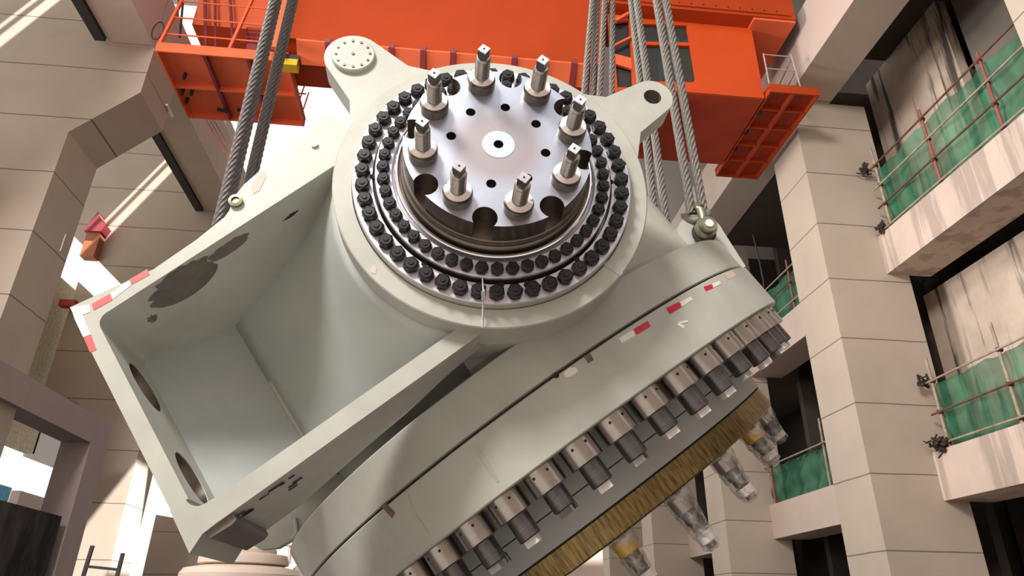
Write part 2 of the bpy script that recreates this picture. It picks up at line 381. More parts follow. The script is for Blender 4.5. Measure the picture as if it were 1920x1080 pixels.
# bites are circles of radius NR centred on NC
half = math.acos((RD * RD + NC * NC - NR * NR) / (2 * RD * NC))
for k in range(8):
    pc = 8 + 45 * k
    a0 = R(.7 - pc) - TH
    # walk clockwise: arc of rim from previous notch to this notch, then the bite
    st = a0 + R(45) - half; en = a0 + half
    for i in range(14): outer.append((RD * math.cos(st + (en - st) * i / 14), RD * math.sin(st + (en - st) * i / 14)))
    cx, cy = NC * math.cos(a0), NC * math.sin(a0)
    p1 = Vector((RD * math.cos(en), RD * math.sin(en))); p2 = Vector((RD * math.cos(a0 - half), RD * math.sin(a0 - half)))
    t1 = math.atan2(p1.y - cy, p1.x - cx); t2 = math.atan2(p2.y - cy, p2.x - cx)
    while t2 < t1: t2 += 2 * math.pi
    for i in range(18): outer.append((cx + NR * math.cos(t1 + (t2 - t1) * i / 18), cy + NR * math.sin(t1 + (t2 - t1) * i / 18)))
holes = []
for k in range(8):
    a0 = R(.7 - (8 + 45 * k)) - TH; holes.append(circ(.3455 * math.cos(a0), .3455 * math.sin(a0), .036, 20))
holes.append(circ(0, 0, .036, 20))
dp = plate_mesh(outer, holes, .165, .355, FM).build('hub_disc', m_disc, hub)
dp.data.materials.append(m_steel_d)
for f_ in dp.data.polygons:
    if abs(f_.normal.y) < .5: f_.material_index = 1  # side faces get the darker steel; dark reflection put into the colour
MB().lathe([(.118, .3553), (.118, .358), (.036, .358), (.036, .35)], FM, 64).build('centre_ring', mat('blued_centre_steel', (.62, .74, .92), .4, metal=.8), dp)
for h in holes:
    cx = sum(p[0] for p in h) / len(h); cy = sum(p[1] for p in h) / len(h)
    MB().cyl(.0355, .17, .30, FM @ Matrix.Translation((cx, cy, 0)), 20).build('bore', m_hole, dp)
# eight studs
for k in range(8):
    pe = 30.5 + 45 * k
    mx = fmx(.551, pe, .355)
    st = MB().lathe([(.104, 0), (.104, .070), (.099, .076), (.094, .098), (.060, .108), (.052, .112)], None, 40).build('stud_nut', m_steel_d, hub, mx)
    q = MB().lathe([(.095, .0985), (.062, .1095), (.056, .111)], None, 40).build('nut_chamfer', m_steel_w, st)
    rod = [(.055, .108)]
    for i in range(14): rod += [(.055, .112 + i * .012), (.0515, .118 + i * .012)]
    rod += [(.055, .285), (.046, .297), (.03, .30)]
    MB().lathe(rod, None, 28).build('threaded_rod', m_nut, st)
    t = MB().box(-.031, .031, -.031, .031, .296, .366, Matrix.Rotation(R(20 + 0 * k), 4, 'Z') ).build('square_end', m_thread, st)
    MB().box(-.033, .033, -.033, .033, .366, .374, Matrix.Rotation(R(20), 4, 'Z')).cyl(.0001, .366, .3741).build('end_face', m_steel_w, st)
    MB().cyl(.008, .3742, .3755, None, 12).build('centre_mark', m_hole, st)
# bolt rings
def hexbolt(s):
    mb = MB(); r = .0585 * s
    mb.lathe([(r * 1.0, 0), (r * 1.0, .008 * s)], None, 24)
    mb.prism([(r * math.cos(math.pi / 3 * i), r * math.sin(math.pi / 3 * i)) for i in range(6)], 'z', .004 * s, .050 * s)
    mb.cyl(r * .88, .050 * s, .060 * s, None, 20, r * .70)
    mb.cyl(r * .36, .060 * s, .067 * s, None, 14, r * .30)
    return mb
b0 = hexbolt(1.0).build('hex_bolt', m_black, hub, fmx(1.0, 5.8, -.05))
b1 = hexbolt(.84).build('hex_bolt', m_black, hub, fmx(.842, 5.7, .012))
for k in range(1, 48):
    for src, r, ph, h in ((b0, 1.0, 5.8, -.05), (b1, .842, 5.7, .012)):
        o = src.copy(); col.objects.link(o); o.parent = hub
        o.matrix_local = fmx(r, ph + 7.5 * k, h, random.uniform(0, 60))
# small dark holes between the bolts, grease drip tape, rim notch
for pe, r in ((86, .925), (176, .925), (-1, .925), (122, .93), (48, .93), (75, .95)):
    MB().cyl(.022, -.02, .0015, fmx(r, pe, -.05 if r > .92 else .012), 14).build('small_bore', m_hole, rg)
MB().box(-.075, .075, -.02, .02, 0, .006, fmx(1.16, 38, -.126, -38 * 0 + 0) @ Matrix.Rotation(R(.7 - 38) - TH, 4, 'Z')).build('rim_weld', m_paint_reflect, fl)

# -- lugs on the rim
def lug(name, ang, rc, rout, hole, y0, y1):
    """plate of tear-drop outline rooted in the barrel; angle in local xz"""
    ca, sa = math.cos(ang), math.sin(ang)
    pts = circ(rc, 0, rout, 22, -R(82), R(82))
    base = [(1.02, .62), (1.02, -.62)]
    outl = [(rc * .80, -rout * 1.25)] + pts + [(rc * .80, rout * 1.25)] + base
    outl = [(p[0] * ca - p[1] * sa, p[0] * sa + p[1] * ca) for p in outl]
    hs = [circ(rc * ca, rc * sa, hole + .002, 32)] if hole else []
    # plate_mesh extrudes in z; FM maps z to -y
    return plate_mesh(outl, hs, -y1, -y0, FM).build(name, m_paint, hub)
lgr = lug('lifting_lug', R(2.5), 1.81, .185, .078, 4.62 - HC.y, 4.86 - HC.y)
MB().lathe([(.0785, -.0), (.0785, .23)], Matrix.Translation((1.81 * math.cos(R(2.5)), 4.85 - HC.y, 1.81 * math.sin(R(2.5)))) @ FM, 32).build('lug_bore', m_dirt_shade, lgr)  # dark liner, the hole's shade put into its colour
lgl = lug('lifting_lug', R(97.3), 1.80, .25, 0, 4.62 - HC.y, 4.86 - HC.y)
cc = Vector((1.80 * math.cos(R(97.3)), 0, 1.80 * math.sin(R(97.3))))
cm = Matrix.Translation((cc.x, 4.62 - HC.y, cc.z)) @ FM
cv = MB().lathe([(.185, 0), (.185, .035), (.178, .042), (.0, .042)], cm, 48).build('lug_cover', m_paint, lgl)
for i in range(12):
    a = i * math.pi / 6
    MB().cyl(.012, .042, .050, cm @ Matrix.Translation((.145 * math.cos(a), .145 * math.sin(a), 0)), 10).build('cover_screw', m_thread, lgl)
MB().cyl(.014, .042, .050, cm, 10).build('cover_screw', m_thread, lgl)

# -- the open box arm (local x along the arm, z across, y depth)
B0, B1 = YF, YF + 1.0
def fil(cx, cz, r, a0, a1, n=6): return [(cx + r * math.cos(R(a0 + (a1 - a0) * i / n)), cz + r * math.sin(R(a0 + (a1 - a0) * i / n))) for i in range(n + 1)]
top = [(-3.03, .755), (-2.45, .735), (-2.10, .80), (-1.85, .87), (-1.80, .90), (-1.70, 1.0), (-1.60, 1.06), (-1.45, 1.11), (-.72, 1.34), (-.60, .95), (-.80, .875), (-.94, .86)] + [(-2.80, .594)] + fil(-2.83, .50, .09, 85, 180) [0:] + [(-3.03, .50)]
MB().prism(top, 'y', B0, B1 + .5).build('arm_top_plate', m_paint, hub)
bot = [(-2.94, -1.11), (-2.85, -1.10), (-2.45, -1.074), (-.85, -.966), (-.70, -.955), (-.55, -.83), (-.92, -.835)] + [(-2.72, -.955)] + fil(-2.85, -.87, .085, 275, 180) + [(-3.04, -.87), (-3.05, -1.17)]
nb_ = len(bot); bpm = MB()
bpm.add([(p[0], B0, p[1]) for p in bot] + [(p[0], B0 + 1.0 + (-.67) * max(0, min(1, (p[0] + 2.45) / 1.6)), p[1]) for p in bot],
        [list(range(nb_))[::-1], list(range(nb_, 2 * nb_))] + [(i, (i + 1) % nb_, nb_ + (i + 1) % nb_, nb_ + i) for i in range(nb_)])
bpm.build('arm_bottom_plate', m_paint, hub)
PX = Matrix(((0, 0, 1, 0), (1, 0, 0, 0), (0, 1, 0, 0), (0, 0, 0, 1)))   # x->y, y->z, z->x
hh = [circ(5.03 - HC.y, .155, .207, 40), circ(5.0 - HC.y, -.635, .212, 40)]
ep = plate_mesh([(B0, -.87), (B1, -.87), (B1, .50), (B0, .50)], hh, -3.035, -2.92, PX).build('arm_end_plate', m_paint, hub)
for (y, z, r) in ((5.03 - HC.y, .155, .20), (5.0 - HC.y, -.635, .205)):
    MB().lathe([(r, -3.036), (r, -2.925)], Matrix.Translation((0, y, z)) @ Matrix.Rotation(R(90), 4, 'Y'), 40).build('bore_liner', m_steel_d, ep)
MB().prism([(-3.0, 5.36 - HC.y), (-1.9, 6.10 - HC.y), (-1.9, 6.28 - HC.y), (-3.0, 5.55 - HC.y)], 'z', -.72, .9).build('arm_back_plate', m_paint_reflect, hub)
# flared wall from the barrel to the back plate
fw = MB(); vs = []; NU, NT = 24, 16
for i in range(NU + 1):
    s = -.93 + 1.86 * i / NU
    for j in range(NT + 1):
        t = j / NT
        a0 = -math.sqrt(max(1.19 ** 2 - s * s, .05)); y0 = 4.70 - HC.y
        a1 = -2.18; y1 = 5.94 - HC.y
        # a quarter curve that leaves along the barrel and ends along the arm
        aa = a0 + (a1 - a0) * (.72 * t + .28 * t * t * t); yy = y0 + (y1 - y0) * (.72 * t + .28 * (1 - (1 - t) ** 2))
        vs.append((aa, yy, s))
fs = [(i * (NT + 1) + j, i * (NT + 1) + j + 1, (i + 1) * (NT + 1) + j + 1, (i + 1) * (NT + 1) + j) for i in range(NU) for j in range(NT)]
fw.add(vs, fs, None, True)
fwo = fw.build('barrel_flare', m_paint_reflect, hub)
so = fwo.modifiers.new('thick', 'SOLIDIFY'); so.thickness = .06; so.offset = -1 if True else 1
# deep part of the arm behind the pocket, and the web plate under it
MB().box(-2.35, -.6, 6.3 - HC.y, 7.0 - HC.y, -.62, .70).build('arm_core', m_paint, hub)
wp = [HI @ at(x, y, Y=7.3) for x, y in ((440, 990), (455, 1012), (488, 1030), (520, 1027), (546, 1012), (566, 1050), (620, 1040), (680, 900), (600, 880))]
wb = MB().prism([(p.x, p.z) for p in wp], 'y', 7.3 - HC.y, 7.45 - HC.y).build('arm_web', m_paint, hub)
wq = [HI @ at(x, y, Y=7.28) for x, y in ((553, 972), (556, 1000), (545, 1012))]
MB().bar(wq[0], wq[1], .02).bar(wq[1], wq[2], .02).build('web_weld', m_paint_reflect, wb)
MB().bar((-2.19, 5.90 - HC.y, -.84), (-2.19, 5.90 - HC.y, .05), .028, 8).build('pocket_weld', m_paint, hub)
# dirty lip and studs near the low corner
MB().prism([(-2.93, -1.105), (-2.74, -1.095), (-2.74, -1.14), (-2.78, -1.155), (-2.92, -1.15)], 'y', B0 + .03, B0 + .95).build('lower_lip', m_dirt_shade, hub)
for i in range(16):
    x = -2.85 + random.random() * .5; y = B0 + .08 + random.random() * .3; z = -1.1085 - (x + 2.94) * -.0645
    l = .03 + random.random() * .08
    MB().box(x, x + l, y, y + .012 + random.random() * .02, z - .004, z).build('scrape_mark', m_hole, hub)
# damp stains inside the top plate
def blob(name, cx, cy, rx, ry, zf, m, seed, rag=.12):
    rnd = random.Random(seed); pts = []
    for i in range(40):
        a = 2 * math.pi * i / 40
        k = 1 + (rag * (rnd.random() - .5) * 2 if math.sin(a) < 0.2 else .02 * rnd.random())
        pts.append((cx + rx * k * math.cos(a), cy + ry * k * math.sin(a)))
    mb = MB(); n = len(pts)
    v = [(p[0], p[1], zf(p[0]) - .003) for p in pts]; mb.add(v, [list(range(n))]); return mb.build(name, m, hub)
zt = lambda x: .594 + (x + 2.80) * (.86 - .594) / (-.94 + 2.80)
blob('damp_stain', -2.33, 4.83 - HC.y, .27, .20, zt, m_dirt_shade, 3, .14)
blob('damp_stain', -1.93, 4.76 - HC.y, .17, .075, zt, m_dirt_shade, 4, .12)
blob('scuff_mark', -1.40, 4.86 - HC.y, .06, .02, zt, m_hole, 5, .5)
blob('scuff_mark', -2.66, 5.0 - HC.y, .03, .05, zt, m_rust, 6, .5)
# screws on the arm
def onfront(px, py, dy=0): return HI @ at(px, py, Y=4.60 - dy)
p = onfront(443, 379); q = MB().lathe([(.052, 0), (.052, .03), (.03, .034), (.03, .02), (.0, .02)], FM, 24).build('washer_bolt', m_shackle, hub, Matrix.Translation(p))
p = onfront(590, 272); q = MB().lathe([(.028, 0), (.028, .02), (.0, .024)], FM, 18).build('small_screw', m_steel, hub, Matrix.Translation(p))
def sticker(name, quad, m, lift=.003, mk=onfront):
    v = [mk(*a) for a in quad]; n = Vector((0, -1, 0))
    mb = MB(); k = len(v)
    vs = [p + n * .0005 for p in v] + [p + n * lift for p in v]
    mb.add(vs, [list(range(k)), list(range(k, 2 * k))] + [(i, (i + 1) % k, k + (i + 1) % k, k + i) for i in range(k)])
    return mb.build(name, m, hub)
sticker('red_tape', [(172, 570), (206, 551), (211, 563), (176, 582)], m_redtape2)
sticker('red_tape', [(243, 524), (276, 505), (281, 515), (247, 534)], m_redtape2)
sticker('white_tape', [(208, 550), (241, 526), (246, 535), (212, 561)], m_wtape)
sticker('red_tape', [(157, 633), (171, 628), (181, 656), (169, 661)], m_redtape2)
sticker('white_tape', [(134, 578), (168, 571), (170, 585), (155, 590), (170, 627), (156, 632), (140, 598)], m_wtape)
sticker('patch', [(470, 352), (482, 330), (497, 322), (499, 332), (486, 358), (474, 364)], m_beige)

# -- the large round flange below: its own axis, tilted a little into the hall
bv = Vector((.59433, .02190, -.80392)); TILT = 1.2547
CL = HI @ (HC + 1.394 * bv + Vector((0, 3.538, 0)) + Vector((.8063, 0, .5914)) * .026)
DM = Matrix.Translation(CL) @ Matrix.Rotation(R(TILT), 4, 'X')
def dpt(r, deg, h): return DM @ Vector((r * math.cos(R(deg)), -r * math.sin(R(deg)), -h))
def dlathe(prof, seg=220): return MB().lathe([(r, -h) for r, h in prof], DM, seg)
SA = 108.5      # the relief slot under the arm begins here
def dl2(prof, t0, t1, seg=180): return MB().lathe([(r, -h) for r, h in prof], DM, seg, R(-t1), R(-t0))
low = [(2.945, -.395), (2.955, -.385), (2.955, -.035), (2.90, -.02), (2.88, -.008), (2.6, -.008)]
body = dl2([(2.4, -2.15), (2.62, -2.05), (2.69, -1.9), (2.69, -.62), (2.71, -.49), (2.78, -.43), (2.90, -.405)] + low, -150, SA)
b2 = dl2([(2.4, -2.15), (2.62, -2.05), (2.69, -1.9), (2.69, -.80), (2.22, -.78), (2.22, -.46), (2.26, -.41), (2.90, -.405)] + low, SA, 210)
body.v += b2.v and []
o_ = len(body.v); body.v += b2.v; body.f += [[i + o_ for i in f] for f in b2.f]; body.sm += b2.sm
# end wall of the slot, with a rounded nose
cap = []
for k in range(9):
    a = math.pi * k / 8; cap.append((2.40 + .0, -.62 + .2 * math.cos(a)))
ew = MB(); pts_ = [dpt(2.40, SA, -.80), dpt(2.69, SA, -.80), dpt(2.69, SA, -.62), dpt(2.71, SA, -.49), dpt(2.78, SA, -.43), dpt(2.90, SA, -.405), dpt(2.43, SA, -.405)]
ew.add(pts_, [list(range(len(pts_)))])
o_ = len(body.v); body.v += ew.v; body.f += [[i + o_ for i in f] for f in ew.f]; body.sm += ew.sm
body = body.build('hub_body', m_paint, hub)
band = dlathe([(2.7, -.004), (2.966, -.004), (2.978, .004), (2.978, .455), (2.968, .465), (2.2, .465)]).build('main_flange', m_paint, hub)
MB().lathe([(2.93, .024), (2.93, .002)], DM, 220).build('joint_gap', m_hole, hub)
step = dlathe([(2.28, .46), (2.28, .774), (2.27, .778), (2.27, .784), (2.28, .788), (2.28, 1.026), (2.25, 1.03)]).build('lower_step', m_paint_reflect, hub)
MB().lathe([(2.269, -.7745), (2.272, -.781), (2.269, -.7875)], DM, 200).build('step_joint', m_hole, step)
dlathe([(2.25, 1.028), (2.25, 1.05)]).build('shadow_gap', m_hole, step)
dlathe([(2.265, 1.046), (2.265, 1.24), (2.25, 1.255), (1.3, 1.255)]).build('bronze_ring', m_bronze, hub)
# nuts with their studs round the flange
def nutmx(deg): return Matrix.Translation(dpt(2.77, deg, .465)) @ Matrix.Rotation(R(TILT), 4, 'X') @ Matrix.Rotation(R(180), 4, 'X') @ Matrix.Rotation(R(deg), 4, 'Z')
def make_nut(deg, stud_out, plug):
    # local x is the radial direction away from the axis, z the stud direction
    n = MB().lathe([(.142, 0), (.146, .004), (.146, .180), (.140, .186), (.09, .186)], None, 48).build('stud_nut', m_nut, hub, nutmx(deg))
    for a in (-28, 22):
        MB().cyl(.0115, -.002, .002, Matrix.Rotation(R(a), 4, 'Z') @ Matrix.Translation((.1455, 0, .05)) @ Matrix.Rotation(R(90), 4, 'Y'), 12).build('pin_hole', m_hole, n)
    pr = [(.094, .19)]
    k = int((stud_out - .21) / .014)
    for i in range(k): pr += [(.094, .20 + i * .014), (.0925, .207 + i * .014)]
    pr += [(.093, stud_out - .01), (.085, stud_out), (.0, stud_out)]
    MB().lathe(pr, None, 36).build('threaded_stud', m_thread, n)
    if plug == 0: MB().box(-.04, .04, -.055, .055, stud_out, stud_out + .055, Matrix.Rotation(R(10), 4, 'Z')).build('square_end', m_beige if False else m_wtape, n)
    else:
        MB().box(-.035, .035, -.05, .05, stud_out, stud_out + .05, Matrix.Translation((0, .02, 0))).build('square_end', m_thread if plug == 1 else m_paint_reflect, n)
        MB().bar((-.06, -.07, stud_out - .03), (-.06, -.07, stud_out + .045), .018).build('locking_pin', m_thread, n)
    return n
for i in range(19):
    make_nut(58.9 + 7.059 * (i - 5), .355 + (.02 if i % 3 else 0), (0, 0, 2, 0, 1, 0, 2, 0)[i % 8])
# tapes, scuffs and hole on the band
def onband(px, py, rad=2.978):
    r = HI.to_3x3() @ ray(px, py); o = HI @ Vector((0, 0, 0)); D = DM.inverted(); r = D.to_3x3() @ r; o = D @ o
    A = r.x ** 2 + r.y ** 2; B = 2 * (r.x * o.x + r.y * o.y); C = o.x ** 2 + o.y ** 2 - rad * rad
    t = (-B - math.sqrt(max(B * B - 4 * A * C, 0))) / (2 * A)
    return DM @ (o + r * t)
def bsticker(name, quad, m): return sticker(name, quad, m, .004, onband)
for rq, wq in (([(1188, 617), (1214, 602), (1220, 612), (1194, 628)], [(1160, 634), (1186, 619), (1191, 629), (1166, 644)]),
               ([(1249, 578), (1273, 566), (1278, 576), (1256, 589)], [(1275, 566), (1295, 556), (1299, 562), (1279, 575)]),
               ([(1319, 538), (1334, 533), (1337, 540), (1323, 546)], [(1336, 532), (1348, 527), (1352, 532), (1339, 539)])):
    bsticker('red_tape', rq, m_redtape); bsticker('white_tape', wq, m_wtape)
bsticker('faded_tape', [(1357, 515), (1373, 507), (1380, 518), (1366, 524)], m_beige)
bsticker('arrow_mark', [(1272, 604), (1289, 600), (1290, 604), (1276, 607), (1284, 611), (1281, 616), (1270, 610)], m_wtape)
m_drip = mat('yellowed_drip', (.47, .455, .375), .5, noise=.1, nscale=8)
bsticker('drip_stain', [(886, 838), (891, 836), (912, 862), (936, 902), (932, 905), (906, 868)], m_drip)
bsticker('drip_stain', [(757, 925), (763, 922), (778, 960), (806, 1003), (799, 1007), (772, 966)], m_drip)
bsticker('clear_tape', [(1056, 700), (1066, 690), (1080, 689), (1084, 696), (1072, 706), (1060, 708)], m_wtape)
bsticker('worn_tape', [(1094, 668), (1106, 662), (1113, 675), (1103, 681)], m_rust)
bsticker('rust_patch', [(716, 951), (724, 943), (741, 962), (735, 972)], m_rust)
pb = onband(1043, 704); MB().cyl(.022, -.03, .004, Matrix.Translation(pb) @ FM, 18).build('bleed_hole', m_hole, hub)
# hanging strip of tape at the bottom of the rim
tp = MB(); pa = [HI @ at(x, y, Y=yy) for x, y, yy in ((904, 515, 4.36), (906, 545, 4.30), (906, 560, 4.38), (905, 615, 4.45))]
for a, b_, w in zip(pa[:-1], pa[1:], (.012, .03, .022)): tp.beam(a, b_, w, .004)
tp.build('tape_strip', m_wtape, hub)
blob2 = sticker('chipped_primer', [(694, 505), (700, 496), (706, 503), (704, 514), (697, 511)], m_beige, .0, lambda x, y: HI @ at(x, y, Y=4.468))

# -- wrapped fittings below the bronze ring (each is a threaded end with a valve in plastic)
def fitting(deg, r, yellow, ln=.5):
    mx = Matrix.Translation(dpt(r, deg, 1.25)) @ Matrix.Rotation(R(TILT), 4, 'X') @ Matrix.Rotation(R(180), 4, 'X')
    st = MB().lathe([(.09, 0), (.09, ln * .28), (.075, ln * .3), (.075, ln * .55), (.06, ln * .56), (.06, ln * .7), (.045, ln * .72), (.045, ln)], None, 24).build('wrapped_stud', m_thread if not yellow else m_steel_d, hub, mx)
    MB().lathe([(.092, ln * .08), (.10, ln * .1), (.10, ln * .34), (.092, ln * .36)], None, 24).build('brass_collar' if yellow else 'steel_collar', m_yellow if yellow else m_nut, st)
    MB().lathe([(.07, ln * .74), (.08, ln * .75), (.08, ln * .9), (.07, ln * .92)], None, 24).build('white_cap', m_wtape, st)
    w = MB(); rows = 14; seg = 22; vs = []; rnd = random.Random(int(deg * 7))
    for i in range(rows + 1):
        t = i / rows; rr = .128 * (1 - .42 * t) * (1 if i < rows else .45)
        for j in range(seg):
            a = 2 * math.pi * j / seg; q = rr * (1 + .16 * (rnd.random() - .5) + .10 * math.sin(3 * a + 5 * t))
            vs.append((q * math.cos(a), q * math.sin(a), ln * (t * 1.06)))
    w.add(vs, [(i * seg + j, i * seg + (j + 1) % seg, (i + 1) * seg + (j + 1) % seg, (i + 1) * seg + j) for i in range(rows) for j in range(seg)], None, True)
    w.build('plastic_wrap', m_wrap, st)
for px, py, yel, ln in ((1158, 1003, True, .46), (1268, 932, False, .52), (1358, 868, False, .45), (1412, 818, True, .38), (1440, 795, False, .34)):
    # foot of the fitting on the underside plane h=1.21, radius from the photo ray at r~1.9
    r_ = HI.to_3x3() @ ray(px, py); D = DM.inverted(); o_ = D @ (HI @ Vector((0, 0, 0))); r_ = D.to_3x3() @ r_
    rad = 2.12; A = r_.x ** 2 + r_.y ** 2; B = 2 * (r_.x * o_.x + r_.y * o_.y); C = o_.x ** 2 + o_.y ** 2 - rad * rad
    dd = B * B - 4 * A * C
    t_ = (-B - math.sqrt(dd)) / (2 * A) if dd > 0 else -B / (2 * A)
    h_ = o_ + r_ * t_
    fitting(math.degrees(math.atan2(-h_.y, h_.x)), rad, yel, ln)

# -- lug on the body's shoulder with the shackle pin through it
def wlug(px, py, Y, r, name):
    p = at(px, py, Y=Y); mb = MB(); n = 40
    pts = circ(0, 0, r, 28, R(-10), R(190)) + [(-r * .95, -r * 2.0), (r * .95, -r * 2.0)]
    hx = circ(0, 0, .09, 20)
    m_ = HI @ Matrix.Translation(p) @ Matrix.Rotation(R(-26), 4, 'Y') @ FM
    return plate_mesh(pts, [hx], -.22, 0, m_).build(name, m_paint, hub), p
lg, LP = wlug(1315, 440, 6.2, .26, 'lifting_lug')

# ================================================================== ROPES AND SHACKLE
def rope(name, pts, r, m, label, strands=6, pitch=.55, group='wire ropes holding the hub'):
    pts = [Vector(p) for p in pts]
    L_ = [0]
    for a, b in zip(pts[:-1], pts[1:]): L_.append(L_[-1] + (b - a).length)
    tot = L_[-1]; n = max(8, int(tot / .035)); seg = strands * 4; vs = []
    def P(s):
        for i in range(len(pts) - 1):
            if s <= L_[i + 1] or i == len(pts) - 2:
                return pts[i].lerp(pts[i + 1], (s - L_[i]) / (L_[i + 1] - L_[i])), (pts[i + 1] - pts[i]).normalized()
    for i in range(n + 1):
        s = tot * i / n; c, d = P(s)
        u = d.cross(Vector((0, 1, 0))).normalized(); v = d.cross(u)
        tw = 2 * math.pi * s / pitch
        for j in range(seg):
            a = 2 * math.pi * j / seg
            rr = r * (.74 + .30 * abs(math.cos(strands * a / 2)))
            vs.append(c + rr * (math.cos(a + tw) * u + math.sin(a + tw) * v))
    mb = MB(); mb.add(vs, [(i * seg + j, i * seg + (j + 1) % seg, (i + 1) * seg + (j + 1) % seg, (i + 1) * seg + j) for i in range(n) for j in range(seg)] + [list(range(seg))[::-1], list(range(n * seg, n * seg + seg))], None, True)
    me_o = mb.build(name, m); me_o['label'] = label; me_o['category'] = 'wire rope'; me_o['group'] = group
    return me_o
def rp(top, bot, Y, ext=1.9):
    a = at(*bot, Y=Y); b = at(*top, Y=Y); return [a, a + (b - a) * ext]
TOPLEN = 1.9
for (t, b, Y, lab) in (
    ((1111, 0), (1094, 190), 7.2, 'outermost steel wire rope of the bunch rising behind the flange, beside the crane girder'),
    ((1120, 0), (1109, 205), 7.3, 'second steel wire rope of the bunch behind the flange, darkest of the four'),
    ((1134, 0), (1122, 215), 7.2, 'third steel wire rope of the bunch behind the flange, pale grey'),
    ((1148, 0), (1147, 230), 7.3, 'innermost steel wire rope of the bunch, nearly upright beside the cab window')):
    rope('wire_rope', rp(t, b, Y, 2.6), .045, m_rope, lab)
rope('wire_rope', rp((1184, 0), (1231, 440), 7.6), .055, m_rope, 'steel wire rope passing behind the perforated lifting lug, one of a close pair, the outer')
rope('wire_rope', rp((1194, 0), (1249, 415), 7.5), .055, m_rope, 'steel wire rope passing behind the perforated lifting lug, ending at a clamp on the body')
rope('wire_rope', rp((1231, 0), (1297, 402), 6.22), .052, m_rope, 'thick steel wire rope running down to the shackle, the one crossing the cab window', 6, .5)
rope('wire_rope', rp((1248, 0), (1320, 402), 6.24), .052, m_rope, 'thick steel wire rope running down to the shackle, the one on the cab side')
G2 = 'greasy wire ropes behind the arm'
rope('wire_rope', rp((512, 0), (406, 425), 6.2), .046, m_rope_d, 'thick greasy wire rope going down behind the arm plate, the lowest to reach it', 6, .5, G2)
rope('wire_rope', rp((522, 0), (421, 425), 6.32), .046, m_rope_d, 'thick greasy wire rope lying against the lowest one behind the arm plate', 6, .5, G2)
rope('wire_rope', rp((545, 0), (464, 345), 6.5), .043, m_rope_d, 'greasy wire rope behind the arm plate, crossing its neighbours near the basket', 6, .5, G2)
rope('wire_rope', rp((553, 0), (474, 340), 6.6), .043, m_rope_d, 'greasy wire rope behind the arm plate, the one closest to the round flange', 6, .5, G2)

shk = empty('bow_shackle', LP, (0, -R(4), 0), label='grey steel bow shackle pinned through the body lug, holding two rope eyes', category='shackle')
def tubepath(pts, r, seg=14):
    mb = MB(); vs = []
    n = len(pts)
    for i, p in enumerate(pts):
        p = Vector(p); d = (Vector(pts[min(i + 1, n - 1)]) - Vector(pts[max(i - 1, 0)])).normalized()
        u = d.cross(Vector((0, 0, 1)) if abs(d.z) < .9 else Vector((1, 0, 0))).normalized(); v = d.cross(u)
        rr = r[i] if isinstance(r, (list, tuple)) else r
        for j in range(seg):
            a = 2 * math.pi * j / seg; vs.append(p + rr * (math.cos(a) * u + math.sin(a) * v))
    mb.add(vs, [(i * seg + j, i * seg + (j + 1) % seg, (i + 1) * seg + (j + 1) % seg, (i + 1) * seg + j) for i in range(n - 1) for j in range(seg)] + [list(range(seg))[::-1], list(range((n - 1) * seg, n * seg))], None, True)
    return mb
bow = [(0, -.10, .0)] + [(0, -.10 - .02 * math.sin(math.pi * t), .03 + .22 * t) for t in (.2, .6, 1)]
arc = [(0, .11 - .21 * (.5 + .5 * math.cos(math.pi * t)) , .25 + .10 * math.sin(math.pi * t)) for t in (.1, .3, .5, .7, .9)]
bow = bow + arc + [(0, .31 - .02, .25), (0, .32, .12), (0, .32, 0)]
bow = [(x, y - .0, z) for x, y, z in bow]
tubepath(bow, .047).build('bow', m_shackle, shk)
pin = MB().bar((0, -.20, 0), (0, .42, 0), .06, 24).build('pin', m_shackle, shk)
MB().bar((0, -.17, -.0), (0, -.10, -.0), .115, 28).build('bow_eye', m_shackle, shk)
MB().bar((0, -.235, 0), (0, -.19, 0), .088, 24).build('pin_head', m_shackle, shk)
MB().bar((0, -.25, 0), (0, -.23, 0), .045, 20).build('bright_pin_end', m_wtape, shk)
MB().bar((0, -.09, -.02), (0, -.05, -.02), .13, 28).build('dark_spacer', m_dark, shk)
# rope eyes closing round the bow
ey = []
a0 = Vector((-.14, .05, .22)); 
for t in range(13):
    a = math.pi * (1.0 + t / 12); ey.append((-.02 + .125 * math.cos(a), -.02 + .03 * math.sin(2 * a), .26 + .13 * math.sin(a) * .7))
tubepath(ey, .05).build('rope_eye', m_rope, shk)

# ================================================================== OVERHEAD CRANE
crane = empty('bridge_crane', (0, 13.4, 13.0), label='orange overhead bridge crane girder spanning the hall above the hub', category='bridge crane')
CI = Matrix.Translation((0, -13.4, -13.0))
def cb(mb, name, m, parent=crane, **k): 
    o = mb.build(name, m, None, **k); o.data.transform(CI); o.parent = parent; return o
# girder: web, flanges, gussets (world coordinates, then moved under the empty)
g = cb(MB().box(-5.1, 3.75, 13.62, 15.4, 13.35, 17.2), 'girder', m_orange)
cb(MB().prism([(13.62, 13.35), (13.62, 13.30), (14.15, 12.98), (14.15, 13.35)], 'x', -4.35, 3.2), 'lower_chord', m_orange_l)
for x in (-3.55, -2.72, -1.92, -1.10, -.32, .5, 1.3, 2.1, 2.9):
    cb(MB().prism([(13.56, 13.40), (13.58, 13.28), (14.12, 12.92), (14.2, 12.95), (13.66, 13.40)], 'x', x - .07, x + .07), 'gusset', m_maroon)
cb(MB().box(-5.1, -4.6, 13.5, 13.62, 12.9, 17.2), 'girder_end_flange', m_orange_l)
cb(MB().box(3.75, 9.45, 13.55, 15.2, 15.62, 17.4), 'girder_extension', m_orange)
cb(MB().box(8.2, 9.45, 13.6, 16.2, 15.55, 17.3), 'end_carriage', m_orange_l)
cb(MB().box(-8.0, -5.2, 15.6, 17.4, 15.5, 17.9), 'end_carriage', m_orange_l)
